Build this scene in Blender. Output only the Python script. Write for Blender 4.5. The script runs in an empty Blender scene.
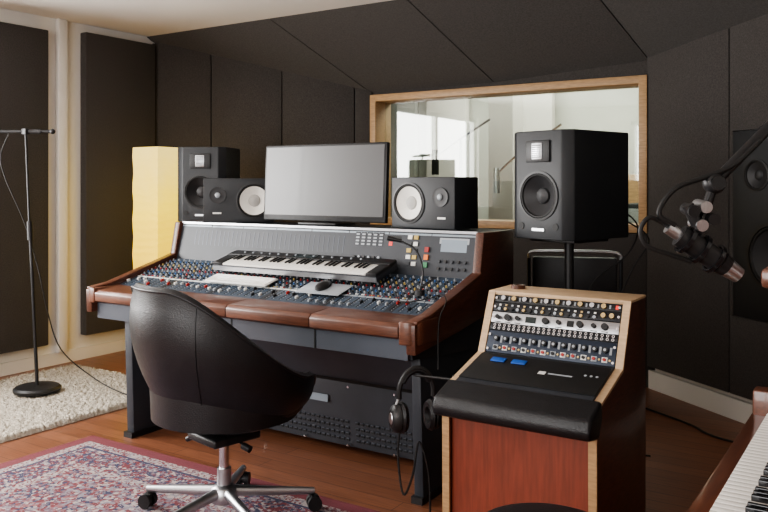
import bpy, bmesh, math, random
from mathutils import Vector, Matrix, Euler
random.seed(7)
R = math.radians
SC = bpy.context.scene

# ------------------------------------------------------------------ materials
def mat(name, col, rough=.5, metal=0., ns=0., nv=0., bump=0., bs=None, coat=0., emis=None, es=0., stretch=(1,1,1), sheen=0.):
    m = bpy.data.materials.new(name); m.use_nodes = True
    nt = m.node_tree; b = nt.nodes['Principled BSDF']
    b.inputs['Base Color'].default_value = (*col, 1)
    b.inputs['Roughness'].default_value = rough
    b.inputs['Metallic'].default_value = metal
    b.inputs['Coat Weight'].default_value = coat
    b.inputs['Sheen Weight'].default_value = sheen
    if emis:
        b.inputs['Emission Color'].default_value = (*emis, 1); b.inputs['Emission Strength'].default_value = es
    tc = nt.nodes.new('ShaderNodeTexCoord'); mp = nt.nodes.new('ShaderNodeMapping')
    mp.inputs['Scale'].default_value = stretch
    nt.links.new(tc.outputs['Object'], mp.inputs['Vector'])
    n = nt.nodes.new('ShaderNodeTexNoise'); n.inputs['Scale'].default_value = ns or 20; n.inputs['Detail'].default_value = 5
    nt.links.new(mp.outputs[0], n.inputs['Vector'])
    if nv > 0:
        r = nt.nodes.new('ShaderNodeValToRGB')
        r.color_ramp.elements[0].position = .3; r.color_ramp.elements[1].position = .7
        r.color_ramp.elements[0].color = (*[c*(1-nv) for c in col], 1)
        r.color_ramp.elements[1].color = (*[min(1, c*(1+nv)) for c in col], 1)
        nt.links.new(n.outputs['Fac'], r.inputs[0]); nt.links.new(r.outputs[0], b.inputs['Base Color'])
    if bump > 0:
        n2 = nt.nodes.new('ShaderNodeTexNoise'); n2.inputs['Scale'].default_value = bs or (ns or 60)
        nt.links.new(mp.outputs[0], n2.inputs['Vector'])
        bp = nt.nodes.new('ShaderNodeBump'); bp.inputs['Strength'].default_value = bump; bp.inputs['Distance'].default_value = .01
        nt.links.new(n2.outputs['Fac'], bp.inputs['Height']); nt.links.new(bp.outputs[0], b.inputs['Normal'])
    return m

M_wall = mat('plaster_white', (.74,.71,.665), .9, ns=3, nv=.03, bump=.05, bs=80)
M_ceil = mat('ceiling_white', (.82,.795,.76), .9, ns=2, nv=.02)
M_fab = mat('acoustic_fabric', (.052,.046,.043), .95, ns=120, nv=.28, bump=.3, bs=260, sheen=.1)
M_fabc = mat('ceiling_fabric', (.055,.049,.046), .95, ns=90, nv=.25, bump=.3, bs=220, sheen=.1)
M_black = mat('black_plastic', (.012,.012,.013), .45, ns=40, nv=.2)
M_blackg = mat('black_gloss', (.01,.01,.012), .18, ns=40)
M_spk = mat('speaker_satin', (.016,.018,.021), .5, bump=.1, bs=300)
M_rubber = mat('rubber', (.008,.008,.008), .6)
M_cone = mat('dark_cone', (.022,.022,.024), .5)
M_white = mat('white_cone', (.88,.86,.80), .7, ns=30, nv=.05)
M_cap = mat('dust_cap_grey', (.45,.44,.42), .6)
M_whitep = mat('white_plastic', (.75,.75,.72), .4)
M_key = mat('ivory_key', (.85,.83,.78), .25)
M_chrome = mat('chrome', (.7,.7,.72), .18, 1.)
M_alu = mat('brushed_alu', (.52,.53,.55), .35, 1., ns=60, nv=.1, stretch=(1,20,1))
M_leather = mat('black_leather', (.008,.008,.010), .38, ns=30, nv=.2, bump=.2, bs=220)
M_brown = mat('armrest_wood', (.120,.043,.023), .40, ns=14, nv=.35, stretch=(1,12,12), coat=.2)
M_cheek = mat('mahogany_side', (.080,.026,.013), .40, ns=10, nv=.4, stretch=(14,2,14), coat=.2)
M_red = mat('red_brown_panel', (.20,.040,.019), .45, ns=8, nv=.2, stretch=(12,2,1), coat=.1)
M_oak = mat('oak', (.42,.26,.13), .45, ns=8, nv=.2, stretch=(2,14,14))
M_birch = mat('birch_ply', (.55,.39,.24), .5, ns=8, nv=.12, stretch=(2,14,14))
M_gpanel = mat('console_grey', (.075,.085,.105), .45, .2, ns=6, nv=.1)
M_vent = mat('vented_steel', (.050,.055,.066), .5, .2, ns=6, nv=.1)
M_gdark = mat('console_dark', (.026,.030,.038), .5, ns=10, nv=.1)
M_strip = mat('channel_strip', (.045,.068,.100), .45, ns=50, nv=.15)
M_bridge = mat('bridge_panel', (.36,.42,.47), .4, .1, ns=12, nv=.05)
M_bridgem = mat('meter_panel', (.24,.29,.34), .4, .1, ns=12, nv=.05)
M_slot = mat('slot_black', (.005,.005,.005), .6)
M_kred = mat('knob_red', (.36,.03,.025), .4)
M_kblue = mat('knob_blue', (.04,.13,.32), .4)
M_kgrn = mat('knob_green', (.05,.22,.1), .4)
M_kyel = mat('knob_yellow', (.50,.36,.10), .4)
M_kgry = mat('knob_grey', (.36,.39,.42), .4)
M_kor = mat('button_orange', (.8,.2,.03), .4)
M_screen = mat('screen_glass', (.085,.085,.088), .30, ns=2, coat=.1)
M_blue = mat('blue_pad', (.01,.09,.40), .5)
M_gold = mat('gold_knob', (.55,.42,.22), .35, .8)
M_brass = mat('brass', (.6,.42,.2), .3, 1.)
M_slate = mat('piano_wood', (.11,.036,.018), .3, ns=8, nv=.3, stretch=(10,1,10), coat=.4)
M_shag = mat('shag_wool', (.47,.42,.35), .95, ns=60, nv=.2, bump=.6, bs=150)
M_pcb = mat('rack_steel', (.02,.021,.024), .4, .4)
M_rblue = mat('rack_unit_slate', (.024,.034,.055), .4, .3)
M_lens = mat('display_dark', (.02,.03,.03), .15)
M_led = mat('led_red', (.5,.02,.02), .4, emis=(1,.08,.04), es=.6)
M_lroom = mat('live_room_wall', (.62,.63,.58), .9, ns=2, nv=.06)
M_grey = mat('grey_panel', (.26,.27,.25), .9, ns=8, nv=.1)

def lampmat():
    m = mat('lamp_paper', (.38,.27,.06), .9)
    nt = m.node_tree; b = nt.nodes['Principled BSDF']
    tc = nt.nodes.new('ShaderNodeTexCoord'); sp = nt.nodes.new('ShaderNodeSeparateXYZ')
    nt.links.new(tc.outputs['Object'], sp.inputs[0])
    r = nt.nodes.new('ShaderNodeValToRGB')
    mr = nt.nodes.new('ShaderNodeMapRange'); mr.inputs[1].default_value = .6; mr.inputs[2].default_value = 1.65
    nt.links.new(sp.outputs[2], mr.inputs[0])
    nz = nt.nodes.new('ShaderNodeTexNoise'); nz.inputs['Scale'].default_value = 4; nt.links.new(tc.outputs['Object'], nz.inputs['Vector'])
    ad = nt.nodes.new('ShaderNodeMath'); ad.operation='MULTIPLY_ADD'; ad.inputs[1].default_value=.5; nt.links.new(nz.outputs['Fac'], ad.inputs[0])
    sb = nt.nodes.new('ShaderNodeMath'); sb.operation='SUBTRACT'; sb.inputs[1].default_value=.25; nt.links.new(mr.outputs[0], sb.inputs[0]); nt.links.new(sb.outputs[0], ad.inputs[2])
    nt.links.new(ad.outputs[0], r.inputs[0])
    r.color_ramp.elements[0].color = (1,.60,.01,1); r.color_ramp.elements[1].color = (1,.78,.26,1)
    e = r.color_ramp.elements.new(.55); e.color = (1.25,.90,.05,1)
    nt.links.new(r.outputs[0], b.inputs['Emission Color']); b.inputs['Emission Strength'].default_value = 1.0
    w = nt.nodes.new('ShaderNodeTexWave'); w.bands_direction = 'Z'; w.inputs['Scale'].default_value = 5; w.inputs['Distortion'].default_value = 6
    nt.links.new(tc.outputs['Object'], w.inputs['Vector'])
    bp = nt.nodes.new('ShaderNodeBump'); bp.inputs['Strength'].default_value = .5; bp.inputs['Distance'].default_value = .01
    nt.links.new(w.outputs['Fac'], bp.inputs['Height']); nt.links.new(bp.outputs[0], b.inputs['Normal'])
    return m
M_lamp = lampmat()

def floormat():
    m = mat('wood_floor', (.3,.14,.07), .38)
    nt = m.node_tree; b = nt.nodes['Principled BSDF']
    tc = nt.nodes.new('ShaderNodeTexCoord')
    br = nt.nodes.new('ShaderNodeTexBrick'); br.inputs['Scale'].default_value = 1
    br.inputs['Brick Width'].default_value = 1.3; br.inputs['Row Height'].default_value = .10
    br.inputs['Mortar Size'].default_value = .0018; br.inputs['Mortar'].default_value = (.06,.025,.014,1)
    br.inputs['Color1'].default_value = (.27,.112,.060,1); br.inputs['Color2'].default_value = (.20,.080,.042,1)
    br.inputs['Bias'].default_value = 0; br.offset = .37
    nt.links.new(tc.outputs['Object'], br.inputs['Vector'])
    mp = nt.nodes.new('ShaderNodeMapping'); mp.inputs['Scale'].default_value = (1.5,28,1)
    nt.links.new(tc.outputs['Object'], mp.inputs[0])
    n = nt.nodes.new('ShaderNodeTexNoise'); n.inputs['Scale'].default_value = 4; n.inputs['Detail'].default_value = 8
    nt.links.new(mp.outputs[0], n.inputs['Vector'])
    mx = nt.nodes.new('ShaderNodeMix'); mx.data_type = 'RGBA'; mx.blend_type = 'MULTIPLY'; mx.inputs[0].default_value = .7
    r = nt.nodes.new('ShaderNodeValToRGB'); r.color_ramp.elements[0].position = .3; r.color_ramp.elements[0].color = (.55,.5,.48,1); r.color_ramp.elements[1].position = .65
    nt.links.new(n.outputs['Fac'], r.inputs[0]); nt.links.new(br.outputs[0], mx.inputs[6]); nt.links.new(r.outputs[0], mx.inputs[7])
    nt.links.new(mx.outputs[2], b.inputs['Base Color'])
    return m
M_floor = floormat()

def rugmat(hx, hy):
    m = mat('persian_wool', (.4,.2,.2), .95)
    nt = m.node_tree; b = nt.nodes['Principled BSDF']; L = nt.links.new; N = nt.nodes.new
    tc = N('ShaderNodeTexCoord'); sp = N('ShaderNodeSeparateXYZ'); L(tc.outputs['Object'], sp.inputs[0])
    def mth(op, a, c=None):
        n = N('ShaderNodeMath'); n.operation = op
        for i, v in enumerate((a, c)):
            if v is None: continue
            if isinstance(v, (int, float)): n.inputs[i].default_value = v
            else: L(v, n.inputs[i])
        return n.outputs[0]
    ax = mth('ABSOLUTE', sp.outputs[0]); ay = mth('ABSOLUTE', sp.outputs[1])
    e = mth('MINIMUM', mth('SUBTRACT', hx, ax), mth('SUBTRACT', hy, ay))
    cb = N('ShaderNodeCombineXYZ'); L(ax, cb.inputs[0]); L(ay, cb.inputs[1])
    def vor(scale, cols):
        v = N('ShaderNodeTexVoronoi'); v.inputs['Scale'].default_value = scale; v.inputs['Randomness'].default_value=.75; L(cb.outputs[0], v.inputs['Vector'])
        s = N('ShaderNodeSeparateColor'); L(v.outputs['Color'], s.inputs[0])
        r = N('ShaderNodeValToRGB'); r.color_ramp.interpolation = 'CONSTANT'
        k = len(cols)
        r.color_ramp.elements[0].color = (*cols[0], 1)
        r.color_ramp.elements[1].position = 1/k; r.color_ramp.elements[1].color = (*cols[1], 1)
        for i in range(2, k):
            q = r.color_ramp.elements.new(i/k); q.color = (*cols[i], 1)
        L(s.outputs[0], r.inputs[0])
        r2 = N('ShaderNodeValToRGB'); r2.color_ramp.elements[0].position = .16; r2.color_ramp.elements[1].position = .24
        L(v.outputs['Distance'], r2.inputs[0])
        mx = N('ShaderNodeMix'); mx.data_type = 'RGBA'; L(r2.outputs[0], mx.inputs[0]); mx.inputs[6].default_value = (.36,.30,.29,1); L(r.outputs[0], mx.inputs[7])
        return mx.outputs[2]
    cream = (.37,.315,.30); mar = (.16,.035,.045); navy = (.040,.042,.085); rose = (.24,.10,.11); gry = (.21,.19,.22); mauve=(.16,.10,.13)
    field = vor(62, [cream, rose, gry, mauve, mar, navy, gry, mar])
    bord = vor(70, [mar, mauve, navy, mar, cream, gry, navy])
    thin = vor(95, [cream, mar, cream, gry])
    def mixif(th, near, far):
        g = mth('GREATER_THAN', e, th)
        mx = N('ShaderNodeMix'); mx.data_type = 'RGBA'; L(g, mx.inputs[0])
        for i, v in ((6, near), (7, far)):
            if isinstance(v, tuple): mx.inputs[i].default_value = (*v, 1)
            else: L(v, mx.inputs[i])
        return mx.outputs[2]
    c = mixif(.36, thin, field)
    c = mixif(.31, bord, c)
    c = mixif(.14, navy, c)
    c = mixif(.125, thin, c)
    c = mixif(.07, mar, c)
    n = N('ShaderNodeTexNoise'); n.inputs['Scale'].default_value = 160; L(tc.outputs['Object'], n.inputs['Vector'])
    mx = N('ShaderNodeMix'); mx.data_type = 'RGBA'; mx.blend_type = 'OVERLAY'; mx.inputs[0].default_value = .4
    L(c, mx.inputs[6]); L(n.outputs['Fac'], mx.inputs[7]); L(mx.outputs[2], b.inputs['Base Color'])
    return m

def glassmat():
    m = bpy.data.materials.new('window_glass'); m.use_nodes = True; nt = m.node_tree
    nt.nodes.clear(); o = nt.nodes.new('ShaderNodeOutputMaterial'); t = nt.nodes.new('ShaderNodeBsdfTransparent')
    t.inputs[0].default_value = (.86,.90,.86,1)
    g = nt.nodes.new('ShaderNodeBsdfGlossy'); g.inputs['Roughness'].default_value = .02
    x = nt.nodes.new('ShaderNodeMixShader'); x.inputs[0].default_value = .10
    nt.links.new(t.outputs[0], x.inputs[1]); nt.links.new(g.outputs[0], x.inputs[2]); nt.links.new(x.outputs[0], o.inputs[0])
    return m
M_glass = glassmat()

# ------------------------------------------------------------------ mesh builder
def catmull(pts, n=6):
    P = [Vector(p) for p in pts]; out = []
    k = len(P)
    for i in range(k-1):
        p0 = P[max(i-1, 0)]; p1 = P[i]; p2 = P[i+1]; p3 = P[min(i+2, k-1)]
        for j in range(n):
            t = j/n
            out.append(.5*((2*p1)+(-p0+p2)*t+(2*p0-5*p1+4*p2-p3)*t*t+(-p0+3*p1-3*p2+p3)*t**3))
    out.append(P[-1]); return out

class B:
    def __init__(s, name, origin=(0,0,0)):
        s.name = name; s.o = Vector(origin); s.v = []; s.f = []; s.m = []; s.mats = []; s.M = Matrix.Identity(4)
    def mi(s, m):
        if m not in s.mats: s.mats.append(m)
        return s.mats.index(m)
    def add(s, verts, faces, m, M=None):
        T = s.M @ M if M is not None else s.M
        n = len(s.v); k = s.mi(m)
        s.v += [T @ Vector(v) for v in verts]
        s.f += [[i+n for i in f] for f in faces]; s.m += [k]*len(faces)
    def addb(s, verts, faces, m, M=None, bev=0, seg=2):
        if bev > 0:
            bm = bmesh.new(); vs = [bm.verts.new(v) for v in verts]
            for f in faces: bm.faces.new([vs[i] for i in f])
            bmesh.ops.recalc_face_normals(bm, faces=bm.faces)
            bmesh.ops.bevel(bm, geom=list(bm.edges), offset=bev, segments=seg, affect='EDGES', profile=.5, clamp_overlap=True)
            bm.verts.index_update()
            verts = [v.co.copy() for v in bm.verts]; faces = [[v.index for v in f.verts] for f in bm.faces]; bm.free()
        s.add(verts, faces, m, M)
    def box(s, c, d, m, rot=(0,0,0), bev=0, seg=2):
        x, y, z = d[0]/2, d[1]/2, d[2]/2
        v = [(-x,-y,-z),(x,-y,-z),(x,y,-z),(-x,y,-z),(-x,-y,z),(x,-y,z),(x,y,z),(-x,y,z)]
        f = [(0,3,2,1),(4,5,6,7),(0,1,5,4),(1,2,6,5),(2,3,7,6),(3,0,4,7)]
        s.addb(v, f, m, Matrix.Translation(c) @ Euler(rot).to_matrix().to_4x4(), bev, seg)
    def bb(s, a, b, m, bev=0):
        s.box([(a[i]+b[i])/2 for i in range(3)], [abs(b[i]-a[i]) for i in range(3)], m, bev=bev)
    def prismx(s, poly, x0, x1, m, bev=0, seg=2):
        n = len(poly)
        v = [(x0, y, z) for y, z in poly]+[(x1, y, z) for y, z in poly]
        f = [list(range(n))[::-1], list(range(n, 2*n))]+[[i, (i+1) % n, n+(i+1) % n, n+i] for i in range(n)]
        s.addb(v, f, m, None, bev, seg)
    def prismz(s, poly, z0, z1, m, bev=0, seg=2):
        n = len(poly)
        v = [(x, y, z0) for x, y in poly]+[(x, y, z1) for x, y in poly]
        f = [list(range(n))[::-1], list(range(n, 2*n))]+[[i, (i+1) % n, n+(i+1) % n, n+i] for i in range(n)]
        s.addb(v, f, m, None, bev, seg)
    def cabinet(s, poly, h, m, holes, bev=.004):
        """speaker cabinet (prism, front at y=0) with round driver cut-outs: (x,z,r,depth)"""
        n = len(poly)
        v = [(x, y, 0) for x, y in poly]+[(x, y, h) for x, y in poly]
        f = [list(range(n))[::-1], list(range(n, 2*n))]+[[i, (i+1) % n, n+(i+1) % n, n+i] for i in range(n)]
        t = B('_t'); t.addb(v, f, m, None, bev, 2); a = t.done()
        for (x,z,r,dp) in holes:
            c = B('_c'); c.cyl((x,-.05,z),(x,dp,z),r,m,n=40); co = c.done()
            md = a.modifiers.new('b','BOOLEAN'); md.object = co; md.operation='DIFFERENCE'; md.solver='EXACT'
        bpy.context.view_layer.update()
        dg = bpy.context.evaluated_depsgraph_get(); me = a.evaluated_get(dg).to_mesh()
        vv = [q.co.copy() for q in me.vertices]; ff = [list(p.vertices) for p in me.polygons]
        a.evaluated_get(dg).to_mesh_clear()
        cs = [md.object for md in a.modifiers]
        for o in cs+[a]:
            d = o.data; bpy.data.objects.remove(o); bpy.data.meshes.remove(d)
        s.add(vv, ff, m)
    def cyl(s, p0, p1, r, m, r1=None, n=16):
        p0 = Vector(p0); p1 = Vector(p1); r1 = r if r1 is None else r1
        q = (p1-p0).to_track_quat('Z', 'Y').to_matrix(); v = []
        for p, rr in ((p0, r), (p1, r1)):
            for i in range(n):
                a = 2*math.pi*i/n; v.append(p+q @ Vector((rr*math.cos(a), rr*math.sin(a), 0)))
        f = [list(range(n))[::-1], list(range(n, 2*n))]+[[i, (i+1) % n, n+(i+1) % n, n+i] for i in range(n)]
        s.add(v, f, m)
    def lathe(s, prof, m, M=None, n=32):
        v = []; f = []
        for r, z in prof:
            for i in range(n):
                a = 2*math.pi*i/n; v.append((max(r, 1e-4)*math.cos(a), max(r, 1e-4)*math.sin(a), z))
        for j in range(len(prof)-1):
            for i in range(n):
                f.append([j*n+i, j*n+(i+1) % n, (j+1)*n+(i+1) % n, (j+1)*n+i])
        s.add(v, f, m, M)
    def sph(s, c, r, m, n=16, sc=(1,1,1)):
        prof = [(r*math.sin(math.pi*i/n), -r*math.cos(math.pi*i/n)) for i in range(n+1)]
        s.lathe(prof, m, Matrix.Translation(c) @ Matrix.Diagonal((*sc, 1)), n=n*2)
    def tube(s, pts, r, m, n=8, sm=6, r1=None):
        P = catmull(pts, sm) if sm > 1 else [Vector(p) for p in pts]
        k = len(P); v = []; f = []; up = None
        for i, p in enumerate(P):
            t = (P[min(i+1, k-1)]-P[max(i-1, 0)]).normalized()
            if up is None:
                up = Vector((0,0,1)) if abs(t.z) < .9 else Vector((1,0,0))
            a = t.cross(up).normalized(); up = a.cross(t).normalized()
            rr = r if r1 is None else r+(r1-r)*i/(k-1)
            for j in range(n):
                w = 2*math.pi*j/n; v.append(p+a*rr*math.cos(w)+up*rr*math.sin(w))
        for i in range(k-1):
            for j in range(n):
                f.append([i*n+j, i*n+(j+1) % n, (i+1)*n+(j+1) % n, (i+1)*n+j])
        f.append(list(range(n))[::-1]); f.append([(k-1)*n+j for j in range(n)])
        s.add(v, f, m)
    def done(s, ang=35):
        me = bpy.data.meshes.new(s.name); me.from_pydata([v-s.o for v in s.v], [], s.f)
        for m in s.mats: me.materials.append(m)
        me.polygons.foreach_set('material_index', s.m)
        bm = bmesh.new(); bm.from_mesh(me); bmesh.ops.recalc_face_normals(bm, faces=bm.faces)
        for f in bm.faces: f.smooth = True
        bm.to_mesh(me); bm.free()
        me.set_sharp_from_angle(angle=R(ang)); me.update()
        o = bpy.data.objects.new(s.name, me); o.location = s.o; SC.collection.objects.link(o); return o

def TR(p, rz=0, rx=0): return Matrix.Translation(p) @ Matrix.Rotation(R(rz), 4, 'Z') @ Matrix.Rotation(R(rx), 4, 'X')

# ------------------------------------------------------------------ room shell
XL = -5.35; YB = 5.43
b = B('floor'); b.bb((-6,-1.75,-.1), (2,8.3,0), M_floor); b.done()

b = B('wall_left')
b.bb((XL-.15,-1.75,0), (XL,.2,2.7), M_wall); b.bb((XL-.15,2.6,0), (XL,4.75,2.7), M_wall)
b.bb((XL-.15,.2,0), (XL,2.6,.8), M_wall); b.bb((XL-.15,.2,2.35), (XL,2.6,2.7), M_wall); b.done()
b = B('window_2')
for y in (.2, 1.37, 2.54): b.bb((XL-.12,y,.8), (XL-.05,y+.06,2.35), M_whitep)
for z in (.8, 2.29): b.bb((XL-.12,.2,z), (XL-.05,2.6,z+.06), M_whitep)
b.bb((XL-.15,.15,.76), (XL+.06,2.65,.8), M_whitep); b.done()
b = B('wall_front')
b.bb((XL-.15,-1.75,0), (-3.6,-1.6,2.7), M_wall); b.bb((-.6,-1.75,0), (1.65,-1.6,2.7), M_wall)
b.bb((-3.6,-1.75,0), (-.6,-1.6,.8), M_wall); b.bb((-3.6,-1.75,2.35), (-.6,-1.6,2.7), M_wall); b.done()
b = B('window_3')
for x in (-3.6,-2.13,-.66): b.bb((x,-1.72,.8), (x+.06,-1.65,2.35), M_whitep)
for z in (.8,2.29): b.bb((-3.6,-1.72,z), (-.6,-1.65,z+.06), M_whitep)
b.done()
b = B('wall_right'); b.bb((1.5,-1.75,0), (1.65,3.6,2.7), M_wall); b.done()

b = B('wall_back')
WX0, WX1, WZ0, WZ1 = -3.58, -1.47, 1.08, 2.03
b.bb((-6,YB,0), (WX0,YB+.18,2.9), M_fab); b.bb((WX1,YB,0), (2,YB+.18,2.9), M_fab)
b.bb((WX0,YB,0), (WX1,YB+.18,WZ0), M_fab); b.bb((WX0,YB,WZ1), (WX1,YB+.18,2.9), M_fab)
xs = [-3.62,-2.55,-1.42]
for i in range(2): b.bb((xs[i]+.004,YB-.03,.14), (xs[i+1]-.004,YB-.0,1.02), M_fab, bev=.004)
b.done()
b = B('window_1')
y0, y1 = YB-.045, YB+.19
fw = .05
b.bb((WX0-fw,y0,WZ0-fw), (WX0+.005,y1,WZ1+fw), M_oak, bev=.003); b.bb((WX1-.005,y0,WZ0-fw), (WX1+fw,y1,WZ1+fw), M_oak, bev=.003)
b.bb((WX0,y0,WZ0-fw), (WX1,y1,WZ0+.005), M_oak, bev=.003); b.bb((WX0,y0,WZ1-.005), (WX1,y1,WZ1+fw), M_oak, bev=.003)
b.bb((WX0+.005,YB+.10,WZ0+.005), (WX1-.005,YB+.108,WZ1-.005), M_glass); b.done()

A0 = Vector((-5.35,4.64)); A1 = Vector((-3.63,5.43)); dA = A1-A0; LA = dA.length; angA = math.degrees(math.atan2(dA.y, dA.x))
b = B('wall_left_splay'); b.M = TR((A0.x,A0.y,0), angA)
b.bb((-.1,.02,0), (LA+.02,.1,2.62), M_fab)
ss = [0,.277,.60,.922,1.0]
for i in range(4): b.bb((ss[i]*LA+.004,-.025,.14), (ss[i+1]*LA-.004,.02,2.55), M_fab, bev=.004)
b.done()
C0 = Vector((-1.41,5.43)); dC = Vector((.842,-.646)).normalized(); LC = 3.5; angC = math.degrees(math.atan2(dC.y, dC.x))
b = B('wall_right_splay'); b.M = TR((C0.x,C0.y,0), angC)
b.bb((0,.02,0), (LC,.14,2.7), M_wall)
for a0, a1 in ((0,.74),(.74,1.45),(1.45,2.4),(2.4,3.4)):
    if a0 == .74:
        b.bb((a0+.004,-.03,.15), (a1-.004,.02,.60), M_fab, bev=.004); b.bb((a0+.004,-.03,1.66), (a1-.004,.02,2.6), M_fab, bev=.004)
        b.bb((a0+.004,-.03,.60), (a0+.03,.02,1.66), M_fab); b.bb((a1-.07,-.03,.60), (a1-.004,.02,1.66), M_fab)
    else: b.bb((a0+.004,-.03,.15), (a1-.004,.02,2.6), M_fab, bev=.004)
b.done()
b = B('baseboard_right'); b.M = TR((C0.x,C0.y,0), angC); b.bb((0,-.015,0), (LC,.02,.12), M_whitep); b.done()
b = B('baseboard_left'); b.bb((XL,-1.6,0), (XL+.02,4.62,.09), M_wall); b.done()

def woofer(b, c, r, cone, ring=M_rubber, depth=.03, cap=None):
    M = Matrix.Translation(c) @ Matrix.Rotation(R(90), 4, 'X')
    b.lathe([(r*1.0,0),(r*1.0,.005),(r*.90,.006),(r*.90,-.004)], ring, M, 48)
    b.lathe([(r*.90,-.002),(r*.87,.005),(r*.82,.004),(r*.79,-.003)], M_rubber, M, 48)
    b.lathe([(r*.79,-.003),(r*.55,-depth*.5),(r*.32,-depth*.85)], cone, M, 48)
    b.lathe([(r*.34,-depth*.85),(r*.29,-depth*.62),(r*.16,-depth*.48),(0,-depth*.42)], cap or cone, M, 32)

b = B('soffit_monitor_speaker', (C0.x+dC.x*1.03, C0.y+dC.y*1.03, 1.1)); b.M = TR((C0.x+dC.x*1.075, C0.y+dC.y*1.075, 1.13), angC) @ Matrix.Translation((0,-.04,-.525))
b.cabinet([(-.295,0),(.295,0),(.295,.058),(-.295,.058)],1.05,M_spk,[(0,.355,.175,.045),(-.12,.80,.082,.04),(.12,.80,.082,.04)])
woofer(b,(0,0,.355),.19,M_cone,M_black,.035); woofer(b,(-.12,0,.80),.09,M_cone,M_black,.02); woofer(b,(.12,0,.80),.09,M_cone,M_black,.02)
b.box((0,-.002,.80),(.045,.010,.12),M_alu,bev=.003)
b.done()

for y0, y1, z0, z1 in ((2.62,3.60,.17,2.49),(3.92,4.60,.19,2.53)):
    b = B('acoustic_wall_panel', (XL+.05,(y0+y1)/2,1.3)); b.bb((XL+.001,y0,z0), (XL+.075,y1,z1), M_fab, bev=.008); b.done()
b = B('trim_1'); b.bb((XL,3.70,.09), (XL+.05,3.78,2.6), M_wall, bev=.01); b.done()

b = B('ceiling'); b.prismz([(-5.5,-1.75),(1.65,-1.75),(1.65,2.5),(-1.6,4.58),(-5.5,4.58)], 2.6, 2.75, M_ceil); b.done()
b = B('ceiling_baffle')
top = [(-5.45,4.57,2.60),(-3.99,4.57,2.60),(-2.79,4.57,2.60),(-1.6,4.57,2.60)]
bot = [(-5.45,4.66,2.57),(-3.63,5.45,2.085),(-2.54,5.45,2.10),(-1.41,5.45,2.17)]
def slab(q):
    v = [Vector(p) for p in q]; n = len(v)
    cen = sum(v, Vector())/n
    v = [p+(cen-p).normalized()*.006 for p in v]
    v2 = [p+Vector((0,0,.04)) for p in v]
    b.add(v+v2, [list(range(n)), list(range(n,2*n))]+[[i,(i+1)%n,n+(i+1)%n,n+i] for i in range(n)], M_fabc)
for i in range(3): slab([top[i],top[i+1],bot[i+1],bot[i]])
slab([top[3],(1.62,2.5,2.60),(1.62,3.12,2.50),bot[3]])
for q in ([top[0],top[3],bot[3],bot[1],bot[0]],[top[3],(1.62,2.5,2.60),(1.62,3.12,2.5),bot[3]]):
    v = [Vector(p)+Vector((0,0,.06)) for p in q]; b.add(v, [list(range(len(v)))], M_slot)
b.done()

# ------------------------------------------------------------------ live room behind glass
b = B('wall_live_room')
b.bb((-6,8.1,0), (2,8.3,3), M_lroom); b.bb((-6.2,YB,0), (-6,8.3,3), M_lroom); b.bb((2,YB,0), (2.2,8.3,3), M_lroom)
b.done()
b = B('ceiling_live_room'); b.bb((-6.2,YB+.18,3), (2.2,8.3,3.1), M_lroom); b.done()
b = B('acoustic_screen', (-4,7.6,1.2))
for x,m in ((-5.2,M_grey),(-4.55,M_wall),(-3.55,M_wall),(-2.1,M_grey)): b.bb((x,7.9,.0), (x+.5,8.0,2.6), m, bev=.01)
b.done()
b = B('column', (-3.1,6.9,0)); b.bb((-3.25,6.8,0), (-3.0,7.05,3), M_wall, bev=.01); b.done()
b = B('microphone_stand', (-2.8,6.3,0))
b.cyl((-2.75,6.35,0),(-2.75,6.35,.02),.15,M_black,n=32); b.cyl((-2.75,6.35,0),(-2.75,6.35,1.62),.012,M_chrome)
b.tube([(-2.95,6.35,1.45),(-2.75,6.35,1.62),(-2.35,6.3,1.85)],.01,M_chrome,sm=1); b.cyl((-2.95,6.35,1.5),(-2.95,6.35,1.28),.03,M_alu); b.done()
b = B('microphone_stand', (-3.5,6.2,0))
b.cyl((-3.2,6.15,0),(-3.2,6.15,.02),.15,M_black,n=32); b.cyl((-3.2,6.15,0),(-3.2,6.15,1.75),.012,M_black)
b.tube([(-3.45,6.15,1.60),(-3.2,6.15,1.75),(-2.9,6.1,1.9)],.01,M_black,sm=1); b.cyl((-3.45,6.15,1.66),(-3.45,6.15,1.44),.032,M_black); b.done()
b = B('guitar_amplifier', (-1.4,6.6,0)); b.bb((-1.9,6.5,0),(-1.2,6.85,1.2),M_spk,bev=.02); b.bb((-1.86,6.49,.08),(-1.24,6.5,1.0),M_grey); b.bb((-1.86,6.49,1.04),(-1.24,6.5,1.16),M_alu); b.done()
b = B('storage_cabinet', (-2.3,7.8,0)); b.bb((-2.75,7.55,0),(-1.55,7.85,1.45),M_birch,bev=.01)
for k in range(3): b.bb((-2.7+k*.39,7.53,.05),(-2.34+k*.39,7.55,1.4),M_oak,bev=.005)
b.done()

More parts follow.
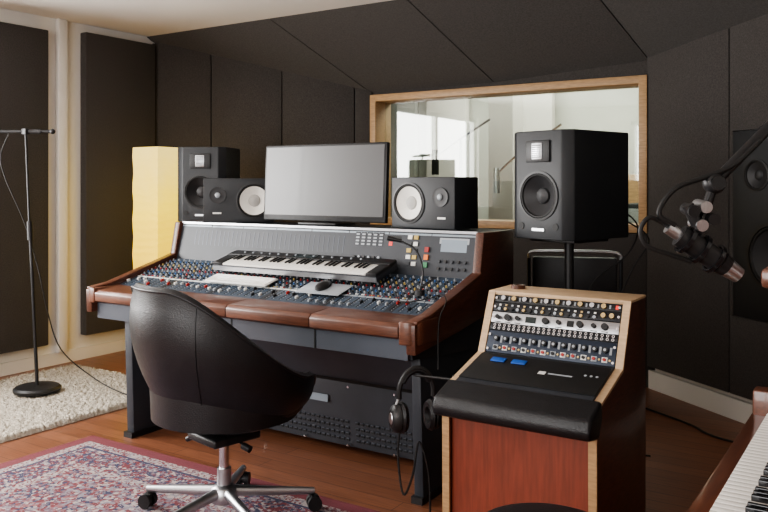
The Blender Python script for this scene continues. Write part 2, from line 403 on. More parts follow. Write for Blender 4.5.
# ------------------------------------------------------------------ mixing console
CX0, CX1 = -3.68, -1.69
b = B('mixing_console', (-2.7,3.2,0))
body = [(2.82,.63),(2.82,.74),(2.93,.775),(3.37,.895),(3.42,1.10),(3.72,1.10),(3.72,.56),(3.10,.60)]
b.prismx(body, CX0, CX1, M_gdark)
cheek = [(2.77,.66),(2.765,.785),(2.90,.805),(3.36,.93),(3.40,1.126),(3.74,1.126),(3.74,.78),(3.15,.70)]
b.prismx(cheek, CX1, CX1+.045, M_cheek, bev=.006); b.prismx(cheek, CX0-.045, CX0, M_cheek, bev=.006)
for xx in (CX0-.045, CX1):
    b.prismx([(2.775,.785),(2.775,.797),(2.90,.813),(3.37,.940),(3.37,.925),(2.90,.80)], xx-.003, xx+.048, M_brown, bev=.003)
segx = [CX0+.04, -3.2, -2.68, -2.18, CX1-.03]
arm = [(2.790,.717),(2.757,.728),(2.757,.770),(2.772,.786),(2.925,.797),(2.94,.785),(2.94,.70),(2.83,.70)]
for i in range(4): b.prismx(arm, segx[i]+.0015, segx[i+1]-.0015, M_brown, bev=.004, seg=2)
def cornerpoly(x0, x1, rad, left):
    pts=[]
    for k in range(9):
        a = R(90*k/8)
        if left: pts.append((x0+rad-rad*math.sin(a), 2.757+rad-rad*math.cos(a)))
        else: pts.append((x1-rad+rad*math.sin(a), 2.757+rad-rad*math.cos(a)))
    if left: return [(x1,2.757)]+pts+[(x0,2.95),(x1,2.95)]
    return [(x0,2.757)]+pts+[(x1,2.95),(x0,2.95)]
b.prismz(cornerpoly(CX0-.075,CX0+.038,.095,True), .717, .795, M_brown, bev=.005)
b.prismz(cornerpoly(CX1-.028,CX1+.055,.06,False), .70, .795, M_brown, bev=.005)
b.prismx([(2.80,.63),(2.80,.717),(2.84,.717),(2.84,.62)], CX0+.01, CX1-.01, M_gpanel)
for x in (-3.2,-2.68,-2.18): b.bb((x-.003,2.797,.63),(x+.003,2.80,.717),M_slot)
# knee panel and long vented lower grille
xa, xb_ = CX0+.25, CX1-.06
b.prismx([(3.06,.60),(3.235,.38),(3.255,.38),(3.08,.60)], xa, xb_, M_gpanel, bev=.003)
b.prismx([(3.24,.372),(3.27,.04),(3.30,.04),(3.27,.372)], xa, xb_, M_vent, bev=.003)
b.prismx([(3.228,.385),(3.236,.368),(3.26,.368),(3.26,.385)], xa, xb_, M_slot)
for r in range(4):
    for k in range(54):
        if k % 18 == 0: continue
        xx = xa+.03+k*(xb_-xa-.06)/53; zz = .075+r*.030; yy = 3.27-(zz-.04)*.09
        b.box((xx,yy-.001,zz), (.018,.006,.009), M_slot); b.box((xx,yy-.004,zz+.007), (.020,.008,.004), M_gpanel)
for k in range(7):
    zx = xa+.02+k*(xb_-xa-.04)/6
    for zz in (.345,.055): b.cyl((zx,3.24,zz),(zx,3.25-(zz-.35)*.09-.006,zz),.006,M_chrome,n=8)
b.bb((CX0+.30,3.3,.03),(CX1-.06,3.70,.6),M_gdark)
b.box((-2.55,3.243,.27),(.22,.006,.035),M_bridgem,rot=(R(-5),0,0))
leg = [(2.86,.0),(2.84,.64),(3.6,.64),(3.6,0)]
b.prismx(leg, CX0+.18, CX0+.235, M_gdark, bev=.004); b.prismx([(2.93,0),(2.90,.64),(3.6,.64),(3.6,0)], CX1-.055, CX1-.01, M_gdark, bev=.004)
b.bb((CX0+.175,2.84,0),(CX0+.24,3.62,.03),M_black); b.bb((CX1-.06,2.91,0),(CX1-.005,3.62,.03),M_black)
Y0,Z0,Y1,Z1 = 2.945,.789,3.375,.903
sl = math.atan2(Z1-Z0, Y1-Y0); LS = math.hypot(Y1-Y0, Z1-Z0)
b.M = Matrix.Translation((CX0,Y0,Z0)) @ Matrix.Rotation(sl, 4, 'X')
W = CX1-CX0; NCH = 44; cw = W/NCH
kc = [M_kgry,M_kblue,M_kgry,M_kred,M_kgry,M_kyel,M_kgry,M_kblue]
for i in range(NCH):
    x = i*cw; special = 29 <= i < 35
    b.bb((x+.0008,0,-.01),(x+cw-.0008,LS,.004), M_strip if i % 8 < 7 else M_gdark)
    cx = x+cw/2
    b.bb((cx-.002,.02,.004),(cx+.002,.125,.0055), M_slot)
    for t in range(6): b.bb((cx+.006,.025+t*.018,.004),(cx+.010,.0262+t*.018,.005), M_whitep)
    fy = .035+random.random()*.07 if not special else .03
    b.box((cx,fy,.011),(.010,.020,.013), random.choice([M_whitep,M_whitep,M_kgry,M_black,M_kred]) if not special else M_kgry, bev=.002, seg=1)
    b.bb((x+.003,.134,.004),(x+cw-.003,.146,.006), M_whitep if i<26 else M_kgry)
    for k in range(3):
        b.bb((cx-.014+k*.010,.156,.004),(cx-.008+k*.010,.163,.008), random.choice([M_kred,M_kyel,M_kgry,M_whitep,M_black]))
    for r in range(9):
        yy = .182+r*.0285; mm = kc[(r+(2 if i % 8 == 7 else 0)) % 8]
        for q, xo in enumerate((-.011,.011)):
            if r % 3 == 2 and q: continue
            b.cyl((cx+xo,yy,.004),(cx+xo,yy,.014),.0050,mm if q == 0 else M_black,r1=.0042,n=9)
            b.bb((cx+xo-.0008,yy,.014),(cx+xo+.0008,yy+.005,.0148),M_whitep)
        b.bb((cx-.014,yy+.011,.004),(cx-.006,yy+.0125,.0046),M_kgry)
b.M = Matrix.Identity(4)
BY0,BZ0,BY1,BZ1 = 3.385,.915,3.435,1.125
ba = math.atan2(BY1-BY0, BZ1-BZ0); BH = math.hypot(BY1-BY0, BZ1-BZ0)
b.M = Matrix.Translation((CX0,BY0,BZ0)) @ Matrix.Rotation(-ba, 4, 'X')
b.bb((0,-.006,0),(W,.02,BH), M_bridge, bev=.002)
for i in range(1,8): b.bb((W*i/8-.0012,-.0075,0),(W*i/8+.0012,-.005,BH), M_slot)
for i in range(34):
    x = .13+i*.033
    b.bb((x-.009,-.0085,.065),(x+.009,-.0055,.185), M_bridgem)
    b.bb((x-.0025,-.010,.08),(x+.0025,-.008,.170), M_gpanel)
    b.bb((x-.007,-.009,.045),(x+.007,-.006,.055), M_whitep)
for i in range(5):
    b.bb((1.29+i*.036,-.010,.12),(1.32+i*.036,-.006,.195), M_gdark)
    for j in range(4): b.bb((1.295+i*.036,-.011,.128+j*.017),(1.315+i*.036,-.010,.136+j*.017), M_kgry)
for i in range(6):
    for j in range(2):
        b.cyl((1.30+i*.03,-.006,.03+j*.035),(1.30+i*.03,-.018,.03+j*.035),.007,M_black if (i+j)%2 else M_kgry,n=12)
b.bb((1.49,-.009,.10),(1.57,-.006,.18),M_slot); b.bb((1.50,-.010,.13),(1.52,-.009,.15),M_led)
for i in range(2):
    for j in range(5): b.bb((1.61+i*.035,-.014,.035+j*.033),(1.635+i*.035,-.006,.055+j*.033),[M_gdark,M_whitep,M_kyel][(i+j)%3])
for k,mm in enumerate((M_kgrn,M_kor,M_kred)):
    b.bb((1.715,-.018,.03+k*.038),(1.738,-.006,.055+k*.038),mm)
b.bb((1.79,-.009,.105),(1.95,-.006,.18),M_kgry); b.bb((1.80,-.0095,.113),(1.94,-.009,.172),M_bridgem)
for j in range(2):
    for k in range(5): b.cyl((1.80+k*.035,-.006,.03+j*.035),(1.80+k*.035,-.018,.03+j*.035),.008,M_gdark if (j+k)%2 else M_black,n=12)
b.M = Matrix.Identity(4)
b.bb((CX0,3.425,1.10),(CX1,3.735,1.126), M_gdark, bev=.003); b.bb((CX0,3.420,1.116),(CX1,3.432,1.128), M_alu)
b.done()

def slope_M(x, d, dz=0):
    return Matrix.Translation((x, Y0+d*math.cos(sl), Z0+d*math.sin(sl))) @ Matrix.Rotation(sl, 4, 'X') @ Matrix.Translation((0,0,dz))
def keys(b, x0, x1, y0, yl, z, wn, blk=.6):
    kw = (x1-x0)/wn
    for i in range(wn): b.bb((x0+i*kw+.0005,y0,z),(x0+(i+1)*kw-.0005,y0+yl,z+.010), M_key, bev=.001)
    for i in range(wn-1):
        if i % 7 in (0,1,3,4,5):
            xx = x0+(i+1)*kw; b.bb((xx-kw*.2,y0+yl*(1-blk),z+.009),(xx+kw*.2,y0+yl,z+.017), M_black, bev=.002)
b = B('synthesizer_keyboard', (-2.64,3.25,.9)); b.M = slope_M(-3.16, .235, .036)
b.bb((0,0,0),(1.07,.195,.034), M_gdark, bev=.006)
for x in (.05,.97):
    b.bb((x,.02,-.018),(x+.05,.17,.002),M_rubber)
b.bb((0,.128,.034),(1.07,.195,.052), M_black, bev=.004); b.bb((0,0,.03),(.07,.135,.048),M_black,bev=.004); b.bb((1.01,0,.03),(1.07,.135,.048),M_black,bev=.004)
keys(b,.073,1.007,.004,.125,.034,36,.52)
for k in range(14): b.cyl((.1+k*.06,.162,.052),(.1+k*.06,.162,.058),.006,M_kgry,n=10)
b.bb((.45,.14,.052),(.6,.185,.054),M_lens); b.bb((0,-.003,.004),(1.07,.001,.028),M_alu); b.done()
b = B('computer_keyboard', (-3,3.03,.84)); b.M = slope_M(-3.12, .115, .018)
b.bb((0,0,0),(.43,.105,.008), M_whitep, bev=.003)
for r in range(5):
    for k in range(17): b.bb((.008+k*.0245,.006+r*.019,.008),(.029+k*.0245,.022+r*.019,.011), M_key)
b.done()
b = B('mouse_pad', (-2.38,3.05,.84)); b.M = slope_M(-2.48, .09, .0175); b.bb((0,0,0),(.26,.135,.004), M_kgry, bev=.001); b.done()
b = B('computer_mouse', (-2.34,3.08,.85)); b.M = slope_M(-2.36, .165, .022)
b.lathe([(.0,0),(.030,0),(.034,.006),(.032,.016),(.022,.026),(.0,.030)], M_black, Matrix.Diagonal((1,1.6,1,1)), n=24); b.bb((-.001,.02,.022),(.001,.04,.027),M_kgry); b.done()
b = B('gooseneck_microphone', (-1.98,3.15,.88))
gx = -1.83; gy = 3.12; gz = Z0+(gy-Y0)*math.tan(sl)+.018
b.cyl((gx,gy,gz-.002),(gx,gy,gz+.022),.022,M_black); b.tube([(gx,gy,gz+.02),(gx+.01,gy+.01,gz+.11),(gx-.02,gy+.0,gz+.20),(gx-.09,gy-.03,gz+.245)],.004,M_black); b.cyl((gx-.08,gy-.025,gz+.242),(gx-.14,gy-.05,gz+.255),.008,M_black,r1=.011); b.done()

b = B('computer_monitor', (-2.72,3.55,1.13)); b.M = TR((-2.70,3.55,1.128), 0)
b.box((0,0,.235),(.845,.03,.43),M_black,rot=(R(-3),0,0),bev=.006)
b.box((0,-.0165,.245),(.815,.003,.385),M_screen,rot=(R(-3),0,0))
b.box((0,.05,.20),(.35,.06,.22),M_black,bev=.02); b.cyl((0,.03,.01),(0,.045,.2),.025,M_black); b.box((0,.02,.008),(.26,.18,.014),M_black,bev=.005)
b.done()

def nearfield(name, pos, rz, flip):
    b = B(name, pos); b.M = TR(pos, rz)
    w,h,d = .41,.26,.20
    s = -1 if flip else 1
    b.cabinet([(-w/2,0),(w/2,0),(w/2,d),(-w/2,d)],h,M_spk,[(s*.090,h/2-.002,.099,.06)])
    woofer(b,(s*.090,0,h/2-.002),.107,M_white,M_black,.030,M_cap)
    b.lathe([(.0,.014),(.012,.013),(.017,.006),(.036,.004),(.048,.006),(.048,0)],M_cone,TR((-s*.12,-.001,h/2+.03),0,90))
    b.lathe([(.0,.016),(.010,.015),(.016,.009)],M_kgry,TR((-s*.12,-.001,h/2+.03),0,90))
    b.box((-s*.125,-.002,h/2-.075),(.05,.002,.010),M_whitep); b.done()
nearfield('bookshelf_speaker', (-3.275,3.48,1.130), 38, False)
nearfield('bookshelf_speaker', (-2.04,3.50,1.130), -9, True)

def studio_mon(name, pos, rz, w, d):
    b = B(name, pos); b.M = TR(pos, rz)
    h = .50; c = .045
    poly = [(-w/2+c,0),(w/2-c,0),(w/2,c*.8),(w/2,d),(-w/2,d),(-w/2,c*.8)]
    b.cabinet(poly,h,M_spk,[(0,.20,.107,.07)],.006)
    woofer(b,(0,0,.20),.115,M_cone,M_black,.045)
    b.box((0,-.004,.405),(.14,.010,.10),M_black,bev=.004)
    b.box((0,-.010,.405),(.060,.006,.075),M_alu,bev=.002)
    for k in range(7): b.box((0,-.0135,.378+k*.009),(.05,.003,.004),M_slot)
    b.box((0,-.002,.045),(.07,.004,.012),M_alu)
    b.cyl((.10,-.003,.06),(.10,.0,.06),.016,M_rubber); b.cyl((-.10,-.003,.06),(-.10,.0,.06),.016,M_rubber)
    b.done()
    s = B('speaker_stand', (pos[0],pos[1],0)); s.M = TR((pos[0],pos[1],0), rz)
    s.box((0,d/2,pos[2]-.009),(.26,.26,.016),M_black,bev=.003); s.cyl((0,d/2,.02),(0,d/2,pos[2]-.015),.022,M_black,n=20)
    s.box((0,d/2,.012),(.28,.28,.022),M_black,bev=.004); s.done()
studio_mon('studio_monitor_speaker', (-3.92,3.80,1.105), 28, .335, .38)
studio_mon('studio_monitor_speaker', (-1.405,3.47,1.10), -18, .355, .45)

# ------------------------------------------------------------------ outboard rack desk
RX0,RX1 = -1.345,-.80
b = B('outboard_gear_rack', (-1.07,2.7,0))
side = [(2.46,0),(2.45,.60),(2.47,.645),(2.73,.715),(2.83,.935),(3.02,.935),(3.02,0)]
for xx in (RX0, RX1-.025):
    b.prismx(side, xx, xx+.025, M_cheek, bev=.003)
    edge = [(2.447,.60),(2.467,.650),(2.727,.722),(2.826,.942),(3.02,.942),(3.02,.934),(2.832,.934),(2.735,.712),(2.475,.642),(2.455,.598)]
    b.prismx(edge, xx-.001, xx+.026, M_birch)
    b.prismx([(2.452,0),(2.447,.60),(2.455,.60),(2.461,0)], xx-.001, xx+.026, M_oak)
xi0, xi1 = RX0+.027, RX1-.027
b.bb((xi0,2.47,.02),(xi1,2.49,.56), M_red); b.bb((xi0,2.99,.02),(xi1,3.01,.92), M_cheek)
b.bb((RX0+.001,2.825,.928),(RX1-.001,3.02,.943), M_birch, bev=.002)
b.bb((xi0,2.86,.60),(xi1,2.99,.925),M_black)
b.prismx([(2.385,.565),(2.375,.595),(2.39,.630),(2.50,.668),(2.50,.60),(2.47,.55)], RX0-.004, RX1+.004, M_leather, bev=.012, seg=4)
b.prismx([(2.49,.61),(2.49,.664),(2.72,.725),(2.74,.68)], xi0, xi1, M_gdark)
aS = math.atan2(.725-.664,.23)
b.M = Matrix.Translation((xi0,2.49,.664)) @ Matrix.Rotation(aS,4,'X')
Wi = xi1-xi0
b.bb((.0,.03,0),(Wi,.225,.004),M_slot,bev=.001)
for x in (.06,.14): b.bb((x,.165,.004),(x+.055,.195,.010),M_blue,bev=.003)
b.bb((.26,.12,.0042),(.285,.14,.005),M_whitep); b.bb((.295,.126,.0042),(.38,.134,.005),M_kgry)
for k in range(3): b.cyl((.42+k*.02,.15,.004),(.42+k*.02,.15,.006),.005,M_kgry,n=10)
gy0,gz0,gy1,gz1 = 2.735,.722,2.830,.928
ga = math.atan2(gy1-gy0,gz1-gz0); GH = math.hypot(gy1-gy0,gz1-gz0)
b.M = Matrix.Translation((xi0,gy0,gz0)) @ Matrix.Rotation(-ga,4,'X')
u = GH/5
b.bb((0,0,0),(Wi,.04,GH),M_slot)
b.bb((.002,-.006,.002),(Wi-.002,.03,1.9*u-.002),M_rblue,bev=.001)
for i in range(12):
    x = .040+i*.0375
    b.bb((x-.010,-.009,.012),(x+.010,-.005,.030),M_whitep if i%2 else M_kgry); b.cyl((x,-.006,.021),(x,-.016,.021),.006,M_kred if i % 3 else M_black,n=10)
    b.cyl((x,-.006,.054),(x,-.020,.054),.010,M_black,n=12); b.cyl((x,-.019,.054),(x,-.0215,.054),.005,M_kgry,n=10)
    b.bb((x+.014,-.0075,.040),(x+.022,-.006,.066),M_kgry); b.cyl((x+.019,-.006,.020),(x+.019,-.012,.020),.004,M_gold,n=8)
b.bb((.002,-.006,1.9*u+.002),(Wi-.002,.03,2.5*u-.002),M_pcb,bev=.001)
for rr in (2.06,2.34):
    for k in range(24):
        xk=.022+k*.0196
        b.lathe([(.0052,0),(.0052,.004),(.003,.004),(.003,0)],M_chrome,Matrix.Translation((xk,-.006,rr*u))@Matrix.Rotation(R(90),4,'X'),n=10); b.cyl((xk,-.0062,rr*u),(xk,-.007,rr*u),.003,M_slot,n=8)
b.bb((.002,-.007,2.5*u+.002),(Wi-.002,.03,3.5*u-.002),M_alu,bev=.001)
for i,x in enumerate((.03,.07,.11,.22,.27,.35,.40,.44)):
    b.cyl((x,-.006,3.0*u),(x,-.022,3.0*u),.012 if i%2 else .008,M_black,n=14)
    b.bb((x-.012,-.0082,2.6*u),(x+.012,-.007,2.66*u),M_slot)
b.bb((.14,-.009,2.75*u),(.18,-.006,3.25*u),M_lens); b.bb((.30,-.009,2.75*u),(.325,-.006,3.25*u),M_slot)
b.bb((.002,-.006,3.5*u+.002),(Wi-.002,.03,4.3*u-.002),M_pcb,bev=.001)
for k in range(16): b.cyl((.03+k*.0245,-.006,3.72*u),(.03+k*.0245,-.015,3.72*u),.006,[M_kgry,M_gold,M_black][k%3],n=10)
for k in range(16): b.bb((.026+k*.0245,-.010,4.0*u),(.034+k*.0245,-.006,4.14*u),[M_whitep,M_gold,M_kgry][k%3])
for x in (.43,.46): b.cyl((x,-.006,3.9*u),(x,-.02,3.9*u),.009,M_gold,n=12)
b.bb((.002,-.006,4.3*u+.002),(Wi-.002,.03,5*u-.002),M_black,bev=.001)
for k in range(10): b.cyl((.04+k*.043,-.006,4.65*u),(.04+k*.043,-.018,4.65*u),.009,M_gold if k%2 else M_alu,n=12); b.bb((.058+k*.043,-.008,4.5*u),(.064+k*.043,-.006,4.8*u),M_kgry)
b.bb((.468,-.009,4.5*u),(.478,-.006,4.8*u),M_led)
for z in (.3,1.5,3.0,3.9,4.65):
    for x in (.009,Wi-.009): b.cyl((x,-.007,z*u),(x,-.010,z*u),.005,M_chrome,n=8)
b.done()
b = B('headphone_hook', (RX0-.05,2.55,.65))
b.bb((RX0-.006,2.53,.63),(RX0-.0005,2.57,.67),M_black,bev=.001)
b.tube([(RX0-.005,2.55,.650),(RX0-.12,2.545,.648),(RX0-.165,2.54,.648),(RX0-.178,2.54,.66)],.005,M_black); b.done()
b = B('tape_roll', (-1.25,2.95,.943)); b.lathe([(.012,0),(.028,0),(.028,.014),(.012,.014),(.012,0)],M_cheek,Matrix.Translation((-1.27,2.93,.943)),n=28); b.done()

HC = Vector((-1.505,2.54,.583))
b = B('headphones', HC); b.M = TR(HC, 52)
arc = [(.068*math.sin(a), 0, .092*math.cos(a)) for a in [R(t) for t in range(-100,101,20)]]
b.tube(arc,.010,M_black,sm=4); b.tube([(p[0]*.90,p[1],p[2]*.90) for p in arc[2:-2]],.011,M_leather,sm=4)
for s in (-1,1):
    cx = s*.070
    b.tube([(cx,0,-.015),(s*.082,0,-.05),(s*.080,0,-.075)],.006,M_alu)
    M = Matrix.Translation((cx,0,-.085)) @ Matrix.Rotation(R(90*s),4,'Y') @ Matrix.Diagonal((1.3,1.05,1,1))
    b.lathe([(0,.030),(.028,.028),(.038,.018),(.042,.0),(.040,-.004)],M_black,M,n=28)
    b.lathe([(.040,-.004),(.045,-.014),(.038,-.028),(.024,-.026),(.018,-.010),(0,-.008)],M_leather,M,n=28)
    b.lathe([(0,.033),(.015,.032),(.017,.029)],M_alu,M,n=20)
b.M = Matrix.Identity(4)
b.tube([(-1.55,2.50,.46),(-1.56,2.50,.35),(-1.53,2.49,.22),(-1.49,2.49,.30),(-1.47,2.50,.42),(-1.44,2.52,.30),(-1.45,2.55,.1),(-1.48,2.64,.006),(-1.50,2.85,.006)],.004,M_rubber)
b.done()

# ------------------------------------------------------------------ tub office chair
cx,cy = -2.28,2.34
b = B('office_chair', (cx,cy,0)); b.M = TR((cx,cy,.010), -12)
NT = 72
def smooth(x): x = max(0,min(1,x)); return x*x*(3-2*x)
v=[]; f=[]
def prof(th):
    a = abs(th)
    k = smooth((a-R(22))/R(36)); kb = smooth((a-R(58))/R(104))
    rimz = .480+.105*k+.355*kb
    Rr = .350+.015*k+.012*kb
    P = []
    for i in range(15):
        t = i/14; ang = t*math.pi/2
        r = Rr*math.sin(ang)**.74
        z = .355+(rimz-.355)*(1-math.cos(ang))**.86
        r -= kb*.028*max(0,(t-.72)/.28)**2          # rim closes in slightly: egg shape
        P.append((r,z))
    Re = Rr-.028*kb
    P.append((Re+.003,rimz+.012)); P.append((Re-.012,rimz+.026)); P.append((Re-.034,rimz+.020)); P.append((Re-.047,rimz-.005))
    zi = .43
    for i in range(1,7):
        t=i/6; r = Re-.047-.02*t*(1 if k>.1 else 0); z = (rimz-.005)+(zi-(rimz-.005))*t; P.append((r,z))
    P.append((.0,zi)); return P
rows=[]
for i in range(NT):
    th = -math.pi+2*math.pi*i/NT
    rows.append((th,prof(th)))
np_ = len(rows[0][1])
for th,P in rows:
    for r,z in P: v.append((r*math.sin(th), r*math.cos(th)*1.0, z))
for i in range(NT):
    for j in range(np_-1):
        a=i*np_+j; c=((i+1)%NT)*np_+j; f.append([a,c,c+1,a+1])
b.add(v,f,M_leather)
rim=[]
for i in range(NT+1):
    th,P = rows[i%NT]; r,z = P[15]; rim.append((r*math.sin(th),r*math.cos(th),z))
b.tube(rim,.005,M_leather,sm=1)
for thd in (-140,140):
    th=R(thd); P=prof(th)[3:15]; b.tube([((r+.0005)*math.sin(th),(r+.0005)*math.cos(th),z) for r,z in P],.002,M_leather,n=6,sm=2)
b.lathe([(0,.43),(.26,.43),(.290,.445),(.300,.480),(.290,.520),(.20,.542),(0,.547)],M_leather,Matrix.Translation((0,.035,0)),n=48)
b.box((0,0,.343),(.20,.22,.035),M_black,bev=.01); b.cyl((0,0,.17),(0,0,.34),.020,M_chrome,n=24); b.cyl((0,0,.09),(0,0,.21),.028,M_alu,n=24)
b.tube([(-.02,0,.34),(-.12,-.03,.325),(-.17,-.04,.305)],.006,M_black); b.cyl((-.15,-.035,.312),(-.195,-.05,.290),.011,M_black)
b.tube([(.02,0,.34),(.08,.02,.325),(.11,.02,.312)],.006,M_black); b.cyl((.10,.02,.315),(.135,.03,.305),.014,M_black)
b.lathe([(0,.075),(.05,.075),(.055,.09),(.05,.13),(.032,.145),(0,.146)],M_alu,n=28)
for k in range(5):
    a = R(k*72+61)
    dx,dy = math.cos(a),math.sin(a); RL=.365
    p = [(dx*.03,dy*.03,.115),(dx*.18,dy*.18,.098),(dx*RL,dy*RL,.078)]
    b.tube(p,.023,M_alu,n=12,r1=.014); b.cyl((dx*(RL-.01),dy*(RL-.01),.05),(dx*(RL-.01),dy*(RL-.01),.085),.009,M_black)
    t = Vector((-dy,dx,0)); c = Vector((dx*RL,dy*RL,.030))
    for s in (-1,1): b.cyl(c+t*s*.008,c+t*s*.028,.029,M_black,n=24)
    b.cyl(c-t*.008,c+t*.008,.018,M_black,n=16)
    b.box((c.x,c.y,.05),(.03,.03,.02),M_black,rot=(0,0,a),bev=.005)
b.done(50)

# ------------------------------------------------------------------ rugs
hx,hy=1.00,.90; rcx=-3.64+hx
M_rug = rugmat(hx,hy)
b = B('persian_rug', (rcx,1.845,0)); b.bb((rcx-hx,1.845-hy,.0005),(rcx+hx,1.845+hy,.010),M_rug); b.done()
b = B('shag_rug', (-4.7,3.2,0))
sx0,sx1,sy0,sy1 = -5.15,-3.95,2.25,3.72; nx,ny=150,180; v=[];f=[]
for j in range(ny+1):
    for i in range(nx+1):
        e = min(i,nx-i,j,ny-j); z = .002 if e==0 else .014+random.random()*.024
        v.append((sx0+(sx1-sx0)*i/nx+random.uniform(-.004,.004), sy0+(sy1-sy0)*j/ny+random.uniform(-.004,.004), z))
for j in range(ny):
    for i in range(nx): a=j*(nx+1)+i; f.append([a,a+1,a+nx+2,a+nx+1])
b.add(v,f,M_shag); b.done(180)

# ------------------------------------------------------------------ floor lamp (paper)
b = B('floor_lamp', (-4.68,4.12,0)); b.M = TR((-4.68,4.12,0), 0)
n=24; v=[]; f=[]; h=.135
for j in range(n+1):
    z=.04+1.59*j/n; k=1+.02*math.sin(j*1.7)
    for (x,y) in ((-h,-h),(h,-h),(h,h),(-h,h)): v.append((x*k,y*k,z))
for j in range(n):
    for i in range(4): f.append([j*4+i,j*4+(i+1)%4,(j+1)*4+(i+1)%4,(j+1)*4+i])
b.add(v,f,M_lamp); b.box((0,0,.02),(.30,.30,.04),M_black,bev=.004)
for z in (.05,1.62):
    for s in (-1,1): b.box((0,s*(h-.012),z),(.26,.012,.012),M_birch); b.box((s*(h-.012),0,z),(.012,.26,.012),M_birch)
b.done(30)

# ------------------------------------------------------------------ mic stand left
mx,my = -4.62,3.07
b = B('microphone_floor_stand', (mx,my,0))
b.lathe([(0,.035),(.12,.035),(.142,.045),(.145,.06),(.13,.072),(.03,.078),(0,.078)],M_black,Matrix.Translation((mx,my,0)),n=40)
tx,ty = mx-.06,my-.04
b.cyl((mx,my,.07),(mx-.04,my-.025,1.1),.011,M_black); b.cyl((mx-.04,my-.025,1.05),(tx,ty,1.68),.008,M_black); b.cyl((mx-.037,my-.024,1.0),(mx-.041,my-.026,1.12),.018,M_black)
r_ = Vector((.839,.544,0)); t = Vector((tx,ty,1.69))
b.cyl(t-r_*.25,t+r_*.17,.011,M_black); b.box(t,(.05,.04,.04),M_black,bev=.008); b.sph(t+r_*.17,.017,M_black); b.cyl(t+r_*.02,t+r_*.10,.016,M_black)
b.tube([t-r_*.1,t-r_*.16+Vector((0,0,-.15)),t-r_*.13+Vector((0,0,-.3)),(mx-.10,my-.02,1.1),(mx-.03,my+.03,.8),(mx+.03,my+.05,.55),(mx+.1,my+.1,.30),(mx+.25,my+.22,.12),(mx+.50,my+.25,.045),(mx+.75,my+.30,.012)],.004,M_rubber)
b.done()

# ------------------------------------------------------------------ boom microphone right
cr = Vector((.839,.544,0)); cf = Vector((-.544,.839,0))
def Q(l,d,z): return cr*l+cf*d+Vector((0,0,z))
b = B('boom_microphone', Q(.8,2.0,1.2))
sp_ = Q(1.62,2.22,0)
b.lathe([(0,0),(.14,0),(.145,.02),(.03,.03),(0,.03)],M_black,Matrix.Translation(sp_),n=32); b.cyl(sp_,sp_+Vector((0,0,1.85)),.012,M_black)
top_ = sp_+Vector((0,0,1.85)); b.sph(top_,.028,M_black)
e1 = Q(.825,2.0,1.355)
b.cyl(top_,Q(.96,2.03,1.49),.011,M_black); b.cyl(Q(.99,2.03,1.51),e1,.0140,M_black)
b.sph(e1,.028,M_black); b.cyl(e1+cf*-.03,e1+cf*.03,.018,M_black)
b.cyl(e1,Q(.795,2.0,1.26),.012,M_blackg)
for k,(l,z) in enumerate(((.765,1.285),(.795,1.295),(.815,1.265),(.785,1.25))): b.cyl(Q(l,1.97,z),Q(l,2.03,z+.005),.015,M_alu if k%2 else M_black)
b.cyl(Q(.755,1.99,1.30),Q(.79,1.99,1.23),.015,M_black)
b.cyl(Q(.735,1.99,1.225),Q(.83,1.98,1.160),.029,M_black,n=24); b.cyl(Q(.83,1.98,1.160),Q(.848,1.98,1.147),.029,M_black,r1=.025,n=24)
b.cyl(Q(.848,1.98,1.147),Q(.878,1.98,1.126),.025,M_alu,r1=.020,n=24); b.cyl(Q(.705,1.99,1.245),Q(.74,1.99,1.222),.016,M_alu)
for t_ in (0,.5,1):
    p = Q(.75+.07*t_,1.985,1.215-.048*t_)
    b.lathe([(.033,-.005),(.039,-.005),(.039,.005),(.033,.005),(.033,-.005)],M_blackg,Matrix.Translation(p)@(Q(.12,0,-.08)).to_track_quat('Z','Y').to_matrix().to_4x4(),n=28)
b.tube([Q(.71,1.99,1.245),Q(.66,1.98,1.27),Q(.635,1.98,1.24),Q(.65,1.98,1.20),Q(.70,1.98,1.18),Q(.76,1.98,1.16)],.006,M_rubber)
b.tube([Q(.94,2.0,1.46),Q(.87,1.99,1.40),Q(.80,1.99,1.37),Q(.72,1.98,1.34),Q(.68,1.98,1.28),Q(.72,1.98,1.25)],.007,M_rubber)
b.done()

# ------------------------------------------------------------------ upright piano
b = B('upright_piano', (0,1.8,0))
py0,py1 = 1.20,2.44
b.bb((-.36,py0-.07,.60),(-.30,py1+.07,.705),M_slate,bev=.006)
b.bb((-.34,py0-.06,.60),(-.1,py1+.06,.66),M_slate)
for yy in (py0-.07,py1+.008): b.bb((-.355,yy,.60),(-.10,yy+.062,.775),M_slate,bev=.008)
b.bb((-.155,py0-.07,.60),(-.12,py1+.07,.86),M_slate,bev=.004); b.bb((-.16,py0-.008,.705),(-.154,py1+.008,.725),M_kred)
b.bb((-.12,py0-.08,.03),(.32,py1+.08,1.22),M_slate,bev=.006); b.bb((-.15,py0-.10,1.22),(.34,py1+.10,1.245),M_slate,bev=.006)
for yy in (py0-.07,py1+.008): b.bb((-.34,yy,.0),(-.27,yy+.062,.60),M_slate,bev=.008); b.bb((-.34,yy,.0),(0,yy+.062,.08),M_slate,bev=.008)
b.bb((-.31,py0,.66),(-.155,py1,.69),M_slot)
kw=(py1-py0)/52
for i in range(52): b.bb((-.315,py0+i*kw+.0006,.69),(-.158,py0+(i+1)*kw-.0006,.718),M_key,bev=.0015)
for i in range(51):
    if (i+2)%7 in (0,1,3,4,5): yy=py0+(i+1)*kw; b.bb((-.255,yy-.0055,.716),(-.158,yy+.0055,.730),M_blackg,bev=.002)
b.bb((-.14,1.35,.12),(-.118,2.28,.55),M_slate,bev=.006)
for k in range(3): b.box((-.20,1.75+k*.09,.05),(.16,.035,.012),M_brass,bev=.004)
b.done()

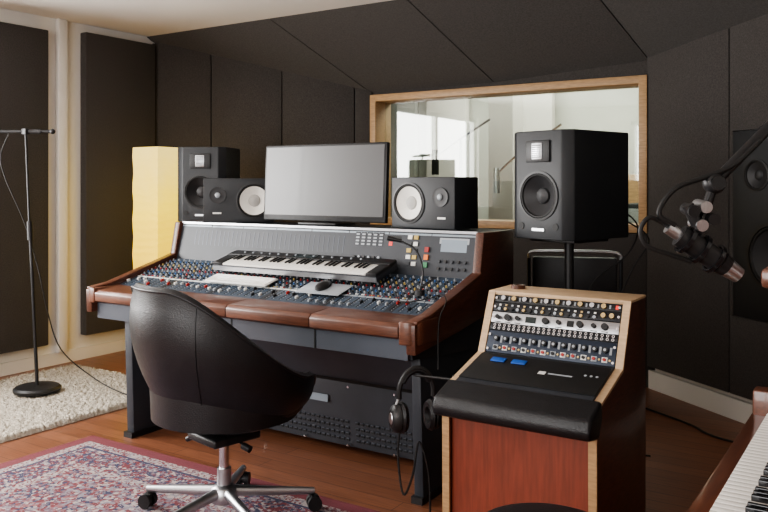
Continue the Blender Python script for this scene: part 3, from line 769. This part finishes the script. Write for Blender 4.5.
b = B('piano_stool', (-.735,1.86,0)); T=Matrix.Translation((-.735,1.86,0))
b.lathe([(0,.44),(.165,.44),(.178,.455),(.18,.48),(.168,.505),(.10,.515),(0,.517)],M_leather,T,n=40); b.lathe([(.178,.452),(.184,.455),(.184,.462),(.178,.464)],M_chrome,T,n=40)
b.cyl((-.735,1.86,.10),(-.735,1.86,.44),.022,M_chrome)
for k in range(4):
    a=R(k*90+20); b.tube([(-.735,1.86,.14),(-.735+.12*math.cos(a),1.86+.12*math.sin(a),.10),(-.735+.2*math.cos(a),1.86+.2*math.sin(a),.016)],.016,M_black)
b.done()

b = B('cantilever_chair', (-1.6,4.5,0)); b.M = TR((-1.62,4.55,0), 200)
for s in (-1,1):
    x=s*.25
    b.tube([(x,.24,.95),(x,.22,.70),(x,.20,.50),(x,.16,.45),(x,-.20,.45),(x,-.24,.40),(x,-.24,.06),(x,-.20,.015),(x,.20,.015)],.010,M_pcb,n=10)
b.tube([(-.25,.24,.94),(-.22,.245,.975),(0,.25,.98),(.22,.245,.975),(.25,.24,.94)],.010,M_alu,n=10); b.cyl((-.25,.20,.015),(.25,.20,.015),.010,M_pcb)
b.box((0,.235,.78),(.46,.035,.34),M_leather,rot=(R(-4),0,0),bev=.014); b.box((0,0,.465),(.47,.44,.05),M_leather,bev=.018); b.done()

b = B('speaker_cable', (-1.3,3.95,1)); b.tube([(-1.19,3.92,1.25),(-1.10,4.0,1.15),(-1.16,4.03,1.0),(-1.32,3.98,.85),(-1.4,3.95,.6),(-1.42,3.95,.2),(-1.35,4.0,.006),(-1.05,4.05,.006)],.004,M_rubber)
b.tube([(-1.15,3.94,1.18),(-1.05,4.02,1.08),(-1.15,4.04,.9),(-1.28,4.0,.5),(-1.30,4.0,.006)],.004,M_rubber); b.done()
b = B('floor_cable', (-.8,3.6,0)) 
b.tube([(-1.3,4.9,.006),(-1.0,4.7,.006),(-.85,4.55,.006),(-.5,4.4,.006),(-.1,4.05,.006),(.4,3.7,.006)],.006,M_rubber)
b.tube([(-.78,3.1,.006),(-.72,3.4,.006),(-.62,3.45,.006),(-.55,3.3,.006),(-.62,3.1,.006),(-.70,3.0,.006),(-.60,2.8,.006),(-.5,2.9,.006)],.005,M_rubber)
b.tube([(-.77,2.9,.006),(-.66,2.95,.006),(-.60,3.15,.006),(-.5,3.2,.006),(-.42,3.0,.006)],.005,M_rubber); b.done()
b = B('headphone_cable', (-1.9,3,.85)); b.tube([(-1.95,3.10,.862),(-1.85,3.0,.835),(-1.75,3.05,.850),(-1.70,3.08,.868),(-1.63,3.0,.855),(-1.61,2.9,.78),(-1.585,2.85,.6)],.003,M_rubber); b.done()

# ------------------------------------------------------------------ lights
def area(name, loc, rot, sx, sy, e, col):
    l = bpy.data.lights.new(name,'AREA'); l.shape='RECTANGLE'; l.size=sx; l.size_y=sy; l.energy=e; l.color=col
    o = bpy.data.objects.new(name,l); o.location=loc; o.rotation_euler=[R(a) for a in rot]; SC.collection.objects.link(o)
area('window_daylight_left',(XL-.2,1.4,1.58),(0,-90,0),1.5,2.35,205,(1,.98,.955))
area('window_daylight_front',(-2.1,-1.8,1.58),(90,0,0),2.9,1.5,95,(1,.98,.955))
area('live_room_fill',(-2.6,6.9,2.95),(0,0,0),3,1.4,105,(1,.98,.92))  # unseen fill light, added to brighten the room behind the glass
l = bpy.data.lights.new('lamp_bulb','POINT'); l.energy=4; l.color=(1,.66,.22); l.shadow_soft_size=.10
o = bpy.data.objects.new('lamp_bulb',l); o.location=(-4.68,4.42,1.2); SC.collection.objects.link(o)

w = bpy.data.worlds.new('world'); SC.world=w; w.use_nodes=True
nt=w.node_tree; bg=nt.nodes['Background']; bg.inputs[0].default_value=(.85,.9,1,1); bg.inputs[1].default_value=.8

cd = bpy.data.cameras.new('camera'); cd.sensor_width=36; cd.lens=37.5; cd.shift_y=-71/768
co = bpy.data.objects.new('camera',cd); co.location=(0,0,1.35); co.rotation_euler=(R(90),0,math.atan2(.544,.839)); SC.collection.objects.link(co); SC.camera=co
cd.clip_start=.02
SC.view_settings.view_transform='AgX'
SC.view_settings.look='AgX - Medium High Contrast'
SC.view_settings.exposure=.35
